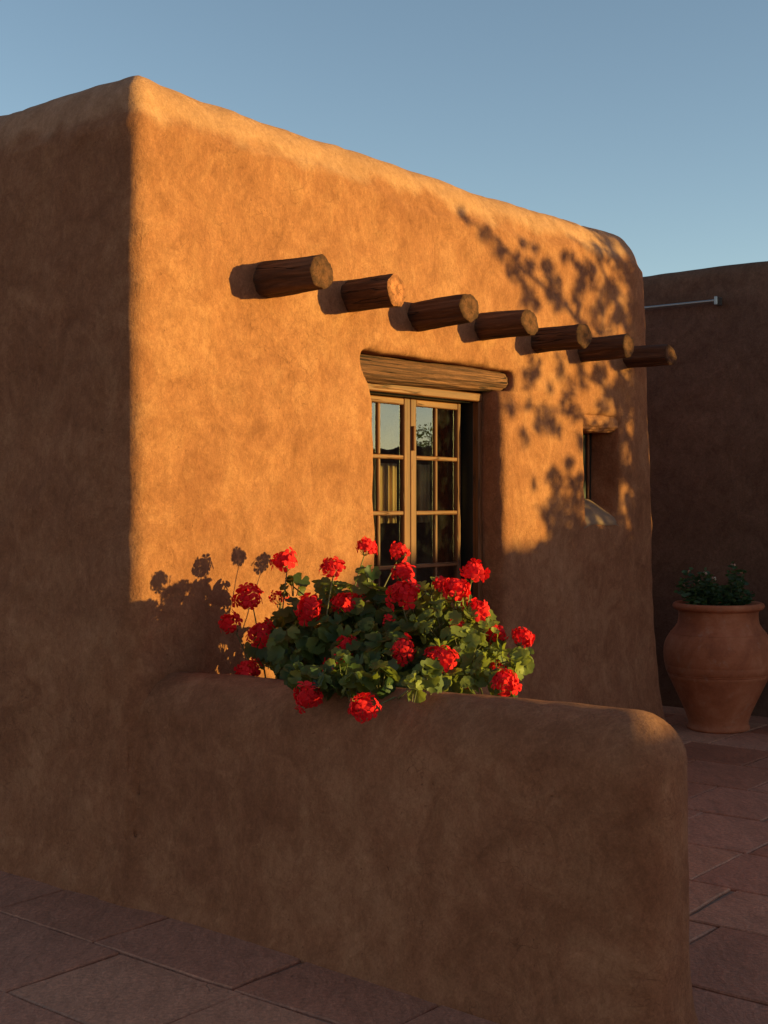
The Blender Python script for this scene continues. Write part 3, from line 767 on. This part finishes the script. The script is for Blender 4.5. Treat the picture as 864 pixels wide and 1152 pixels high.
# ------------------------------------------------------------------ far building on the right with a steel conduit
T2 = 5.93
def far_sdf(T, N, H):
    hh = np.clip(H, 0, 4)
    a = (T2 - .05 + .02 * hh) - T; b = T - (T2 + 2.6); c = N - 1.55; d = -4.2 - N
    e = rint(a, c, .2); e = np.maximum(e, b); e = np.maximum(e, d)
    return rint(e, H - 3.40, .09)
far = empty('neighbouring_house', W(T2 + 1.3, -1.2, 0), 'dark shaded flat-roofed adobe building behind the terracotta jar', 'building')
V, F = surface_nets(far_sdf, (T2 - .3, -4.4, -.06), (T2 + 2.8, 1.8, 3.6), .045, lambda P, g: adobe_noise(P, g, .6, 41))
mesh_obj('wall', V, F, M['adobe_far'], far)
cd = MB(); ta = T2 - .02
e1 = px_on_t(806, 338, ta - .035); 
cd.tube([W(ta - .035, -3.6, e1[2]), W(ta - .035, e1[1], e1[2])], .011, 10)
pipe = cd.build('conduit', M['steel'], far); auto_smooth(pipe)
br_ = PB(); br_.box(ta - .055, ta + .05, e1[1] - .012, e1[1] + .014, e1[2] - .035, e1[2] + .03, .004)
br_.box(ta - .05, ta + .05, e1[1] - 1.4, e1[1] - 1.37, e1[2] - .02, e1[2] + .02, .003)
auto_smooth(br_.build('bracket', M['steel'], pipe))

# ------------------------------------------------------------------ big terracotta jar with its small shrub
pc = px_on_n(808, 820, .095); PC = W(pc[0], pc[1], 0)
pot = empty('terracotta_jar', PC, 'large round terracotta jar with grooved belly on the patio', 'jar')
prof = [(0, .0), (.198, .0), (.214, .008), (.217, .020), (.212, .030), (.205, .038), (.206, .06), (.222, .11), (.252, .18), (.284, .25), (.316, .32), (.338, .365), (.3465, .385), (.345, .389), (.3505, .396), (.349, .400), (.3555, .407),
        (.362, .43), (.3655, .452), (.3645, .456), (.368, .462), (.3725, .50), (.3735, .535), (.3715, .575), (.366, .60), (.352, .635), (.334, .665), (.3275, .672), (.3275, .677), (.320, .683), (.298, .710), (.279, .740), (.272, .775), (.271, .812), (.276, .832),
        (.294, .838), (.308, .848), (.313, .862), (.308, .877), (.294, .886), (.276, .884), (.264, .874), (.258, .85), (.256, .80), (.0, .80)]
V = []; F = []; seg = 72; rg2 = random.Random(3)
for k, (r, h) in enumerate(prof):
    for j in range(seg):
        a = 2 * math.pi * j / seg; q = r * (1 + .004 * math.sin(2 * a + h * 3) + .002 * math.sin(5 * a + 9 * h))
        V.append(PC + np.array([q * math.cos(a), q * math.sin(a), h + .002 * math.sin(a + 1)]))
for k in range(len(prof) - 1):
    for j in range(seg): F.append((k * seg + j, k * seg + (j + 1) % seg, (k + 1) * seg + (j + 1) % seg, (k + 1) * seg + j))
po = mesh_obj('body', V, F, M['terracotta'], pot); auto_smooth(po, 50)
so = MB(); so.tube([PC + np.array([0, 0, .80]), PC + np.array([0, 0, .825])], [.252, .252], 40); so.build('soil', M['soil'], pot)
sh = empty('rose_shrub', PC + np.array([0, 0, .825]), 'small dark leafy shrub with tiny pale pink buds, growing in the terracotta jar', 'shrub')
fo = MB(); stm = MB(); bd = MB(); rg = random.Random(77)
yj = PC[1]
def pj(x, y): return np.array([(x - 432) / FPX * yj, yj + rg.uniform(-.10, .10), CAM_H + (HOR - y) / FPX * yj])
tips = [(776, 668), (784, 672), (800, 670), (807, 673), (818, 672), (836, 672), (843, 674), (765, 665), (788, 650), (795, 655), (831, 648), (825, 652), (808, 662), (778, 645), (772, 660), (792, 645), (803, 652), (786, 655), (797, 664), (826, 637), (838, 645), (833, 655), (822, 660), (812, 668), (830, 668), (768, 656), (840, 668), (790, 672), (800, 640 + 20)]
for i, (x, y) in enumerate(tips):
    tip = pj(x, y); rt = np.array([(((788 if x < 808 else 826) + rg.uniform(-12, 12)) - 432) / FPX * yj, yj + rg.uniform(-.06, .06), .82])
    mid = (tip + rt) / 2 + np.array([rg.uniform(-.03, .03), rg.uniform(-.03, .03), .02])
    pts = [(1 - u) ** 2 * rt + 2 * u * (1 - u) * mid + u * u * tip for u in [j / 6 for j in range(7)]]
    stm.tube(pts, [.004 - .0004 * j for j in range(7)], 5, .2)
    for j in range(1, 7):
        for q in range(7):
            p = pts[j] + np.array([rg.gauss(0, .02), rg.gauss(0, .025), rg.gauss(0, .016)])
            x_, y_, z_ = frame_of(np.array([rg.uniform(-1, 1), rg.uniform(-1, 1), rg.uniform(.1, 1)])); L = rg.uniform(.016, .028)
            V = [p - x_ * L, p - x_ * L * .3 + y_ * L * .5, p + x_ * L * .5 + y_ * L * .42, p + x_ * L * 1.1, p + x_ * L * .5 - y_ * L * .42, p - x_ * L * .3 - y_ * L * .5, p + z_ * L * -.12]
            fo.add(V, [(6, i_, (i_ + 1) % 6) for i_ in range(6)], rg.random())
    bd = MB()
    if i >= 13 and i < 22:
        for q in range(3):
            p = tip + np.array([rg.gauss(0, .008), rg.gauss(0, .008), rg.uniform(0, .012)])
            bd.tube([p - np.array([0, 0, .008]), p, p + np.array([0, 0, .009])], [.002, .0085, .004], 7, rg.random())
        bd.build('bud', M['pinkbud'], sh)
fo.build('foliage', M['shrub'], sh); stm.build('stem', M['gstem'], sh)

# ------------------------------------------------------------------ tree beside the patio (beyond the right edge) that dapples the wall
def add_leaves(mb, c, r, cnt, size, rg):
    for k in range(cnt):
        d = np.array([rg.gauss(0, 1) for _ in range(3)]); d /= np.linalg.norm(d)
        p = c + d * r * rg.random() ** .5
        x_, y_, z_ = frame_of(np.array([rg.uniform(-1, 1), rg.uniform(-1, 1), rg.uniform(-.3, 1)])); L = size * rg.uniform(.7, 1.3)
        V = [p - x_ * L, p - x_ * .2 * L + y_ * L * .48, p + x_ * L * .6 + y_ * L * .34, p + x_ * L * 1.15, p + x_ * L * .6 - y_ * L * .34, p - x_ * .2 * L - y_ * L * .48]
        mb.add(V, [(0, 1, 2, 3), (0, 3, 4, 5)], rg.random())
rg = random.Random(31)
def sh_pt(x, y, k):
    t, n, h = px_on_n(x, y, 0.0); return W(t, n, h) + S3 * k
tree = empty('cottonwood_tree', W(4.25, 0, 0) * np.array([1, 1, 0]) + SH * 6.4, 'leafy tree beside the patio casting dappled shade on the house wall', 'tree')
tb = W(4.25, 0, 0) + SH * 6.4; tr = MB(); cr = MB()
top = sh_pt(722, 250, 6.4)
trunk = [tb + np.array([0, 0, -.05]), tb + np.array([.03, 0, .8]), tb + np.array([0, .03, 1.6]), (tb + np.array([0, 0, 1.6])) * .5 + top * .5, top, top + np.array([-.05, .1, 1.2])]
tr.tube(trunk, [.19, .15, .13, .11, .08, .04], 14, .5, rough=.05, rng=rg)
limbs = [[(722, 470), (690, 400), (640, 345), (590, 300), (556, 262), (528, 240)], [(722, 420), (705, 360), (690, 320), (676, 285), (650, 262)], [(722, 560), (690, 520), (660, 470), (620, 460), (575, 458)],
         [(722, 520), (700, 480), (690, 440), (660, 420), (640, 400)], [(724, 620), (690, 600), (650, 590), (600, 570)], [(722, 350), (712, 310), (700, 285), (690, 262)]]
for lb in limbs:
    kk = 6.4; pts = []
    for j, (x, y) in enumerate(lb): pts.append(sh_pt(x, y, kk + j * rg.uniform(-.25, .25)))
    tr.tube(pts, [.034 - .027 * j / (len(pts) - 1) for j in range(len(pts))], 8, .5)
cl = [(532, 242, .05), (553, 263, .06), (566, 281, .07), (584, 305, .09), (601, 296, .06), (620, 303, .07), (631, 337, .10), (657, 326, .09), (600, 330, .04), (640, 290, .05), (655, 300, .05), (668, 305, .08), (681, 284, .07), (690, 322, .08), (677, 350, .09), (698, 356, .09),
      (598, 425, .08), (574, 455, .07), (638, 449, .09), (657, 428, .08), (678, 415, .09), (695, 440, .09), (619, 477, .07), (588, 493, .06), (600, 545, .05),
      (695, 292, .07), (708, 310, .09), (715, 345, .09), (720, 380, .09), (725, 420, .08), (722, 455, .10), (716, 500, .12), (722, 545, .12), (712, 590, .13), (690, 480, .06), (700, 530, .07), (726, 620, .13), (690, 610, .12),
      (640, 545, .09), (655, 560, .10), (635, 570, .09), (620, 590, .06), (640, 600, .08), (655, 600, .10), (670, 625, .12), (625, 545, .06), (645, 380, .05), (690, 395, .06), (655, 500, .05), (640, 520, .05)]
for (x, y, r) in cl:
    add_leaves(cr, sh_pt(x, y, rg.uniform(5.6, 7.4)), r * 1.05, int(52 * (r / .08) ** 1.7), .026, rg)
for k in range(115):
    x = rg.uniform(682, 742); y = rg.uniform(285, 640); r = rg.uniform(.05, .10)
    add_leaves(cr, sh_pt(x, y, rg.uniform(5.6, 7.4)), r, int(30 * (r / .08) ** 1.7), .028, rg)
for k in range(34):
    x = rg.uniform(610, 690); y = rg.uniform(505, 640); r = rg.uniform(.05, .09)
    add_leaves(cr, sh_pt(x, y, rg.uniform(5.6, 7.4)), r, int(34 * (r / .08) ** 1.7), .028, rg)
for k in range(30):
    x = rg.uniform(590, 690); y = rg.uniform(285, 500); r = rg.uniform(.04, .08)
    add_leaves(cr, sh_pt(x, y, rg.uniform(5.6, 7.4)), r, int(28 * (r / .08) ** 1.7), .028, rg)
for k in range(30):
    x = rg.uniform(560, 700); add_leaves(cr, sh_pt(x, 640 - (x - 560) * .30 + rg.uniform(-14, 14), rg.uniform(5.6, 7.4)), rg.uniform(.03, .07), 16, .026, rg)
for k in range(60):   # lower clumps added to slant the shade edge right of the window
    u, v = rg.random(), rg.random()
    if u + v > 1: u, v = 1 - u, 1 - v
    add_leaves(cr, sh_pt(588 + 107 * u + 107 * v, 645 - 5 * u - 112 * v, rg.uniform(5.6, 7.4)), rg.uniform(.045, .085), 24, .028, rg)
for k in range(26):
    x = rg.uniform(585, 700); add_leaves(cr, sh_pt(x, 262 + (x - 585) * .35 + rg.uniform(-8, 75), rg.uniform(5.6, 7.4)), rg.uniform(.035, .07), 20, .027, rg)
for k in range(60):   # fill of the crown towards the trunk and above the roof line
    x = rg.uniform(700, 800); y = rg.uniform(180, 640)
    add_leaves(cr, sh_pt(x, y, rg.uniform(5.6, 7.4)), .16, 60, .03, rg)
for k in range(30):
    x = rg.uniform(640, 800); y = rg.uniform(80, 225)
    add_leaves(cr, sh_pt(x, y, rg.uniform(5.6, 7.4)), .18, 60, .03, rg)
tr.build('trunk', M['bark'], tree); cr.build('crown', M['leaf'], tree, smooth=False)

# ------------------------------------------------------------------ unseen far walls added to shade the house, trees beyond (seen in the window panes)
def wall_run(name, u0, u1, k, h, thick, label, seed, mat):
    Pv = np.array([-SH[1], SH[0], 0]) ; Pv = Pv if Pv @ D1 > 0 else -Pv
    rgw = random.Random(seed); V = []; F = []; ns = 60
    prof_ = [(-thick / 2, -.03), (-thick / 2, h - .12), (-thick / 2 + .05, h - .04), (0, h), (thick / 2 - .05, h - .04), (thick / 2, h - .12), (thick / 2, -.03)]
    o0 = C0 * np.array([1, 1, 0]) + SH * k
    for i in range(ns + 1):
        u = u0 + (u1 - u0) * i / ns; e = .06 if i in (0, ns) else 0
        dz = .02 * math.sin(i * .5 + seed) + rgw.uniform(-.006, .006)
        for (a, z) in prof_:
            V.append(o0 + Pv * u + SH * a + np.array([0, 0, z + (dz - e if z > 0 else 0)]))
    m = len(prof_)
    for i in range(ns):
        for j in range(m - 1): F.append((i * m + j, i * m + j + 1, (i + 1) * m + j + 1, (i + 1) * m + j))
    F += [tuple(range(m)), tuple(ns * m + j for j in range(m))]
    o = mesh_obj(name, V, F, mat, None); bm_fix(o); return tag(o, label, 'wall')
def sunline(hp, dist): return hp + math.tan(R(SUN_EL)) * dist  # height an unseen wall needs to throw its shade line at hp
wall_run('low_shade_wall', -7.0, 1.22, 15, sunline(.98, 12.6), .4, 'lower unseen adobe wall, added to shade the garden wall and patio', 2, M['adobe_far'])
wall_run('tall_shade_wall', 1.15, 13.5, 15.6, sunline(1.23, 15.6), .45, 'taller unseen boundary wall, added to shade the lower house front', 6, M['adobe_far'])
def small_tree(loc, hgt, rad, seed, label):
    rg = random.Random(seed); e = empty('juniper_tree', loc, label, 'tree', 'trees beyond the boundary wall'); b = np.array(loc, float); tr = MB(); cr = MB()
    tr.tube([b, b + np.array([.1, 0, hgt * .4]), b + np.array([-.05, .1, hgt * .8])], [.16, .11, .04], 9)
    for k in range(14):
        d = np.array([rg.gauss(0, 1), rg.gauss(0, 1), rg.gauss(0, .6)]); d /= np.linalg.norm(d)
        c = b + np.array([0, 0, hgt * .68]) + d * rad * rg.uniform(.4, .9) * np.array([1, 1, hgt / rad * .34])
        tr.tube([b + np.array([0, 0, hgt * .4]), c], [.05, .015], 6)
        add_leaves(cr, c, rad * .38, 150, .055, rg)
    tr.build('trunk', M['bark'], e); cr.build('crown', M['leaf'], e, smooth=False)
small_tree((25.5, 13.6, 0), 4.2, 1.2, 1, 'round juniper tree beyond the boundary wall, seen only in the panes')
small_tree((26.5, 11.2, 0), 3.7, 1.3, 2, 'broad low juniper tree beyond the boundary wall')
small_tree((24.0, 15.8, 0), 3.9, 1.2, 3, 'narrow juniper tree nearest the far end of the boundary wall')
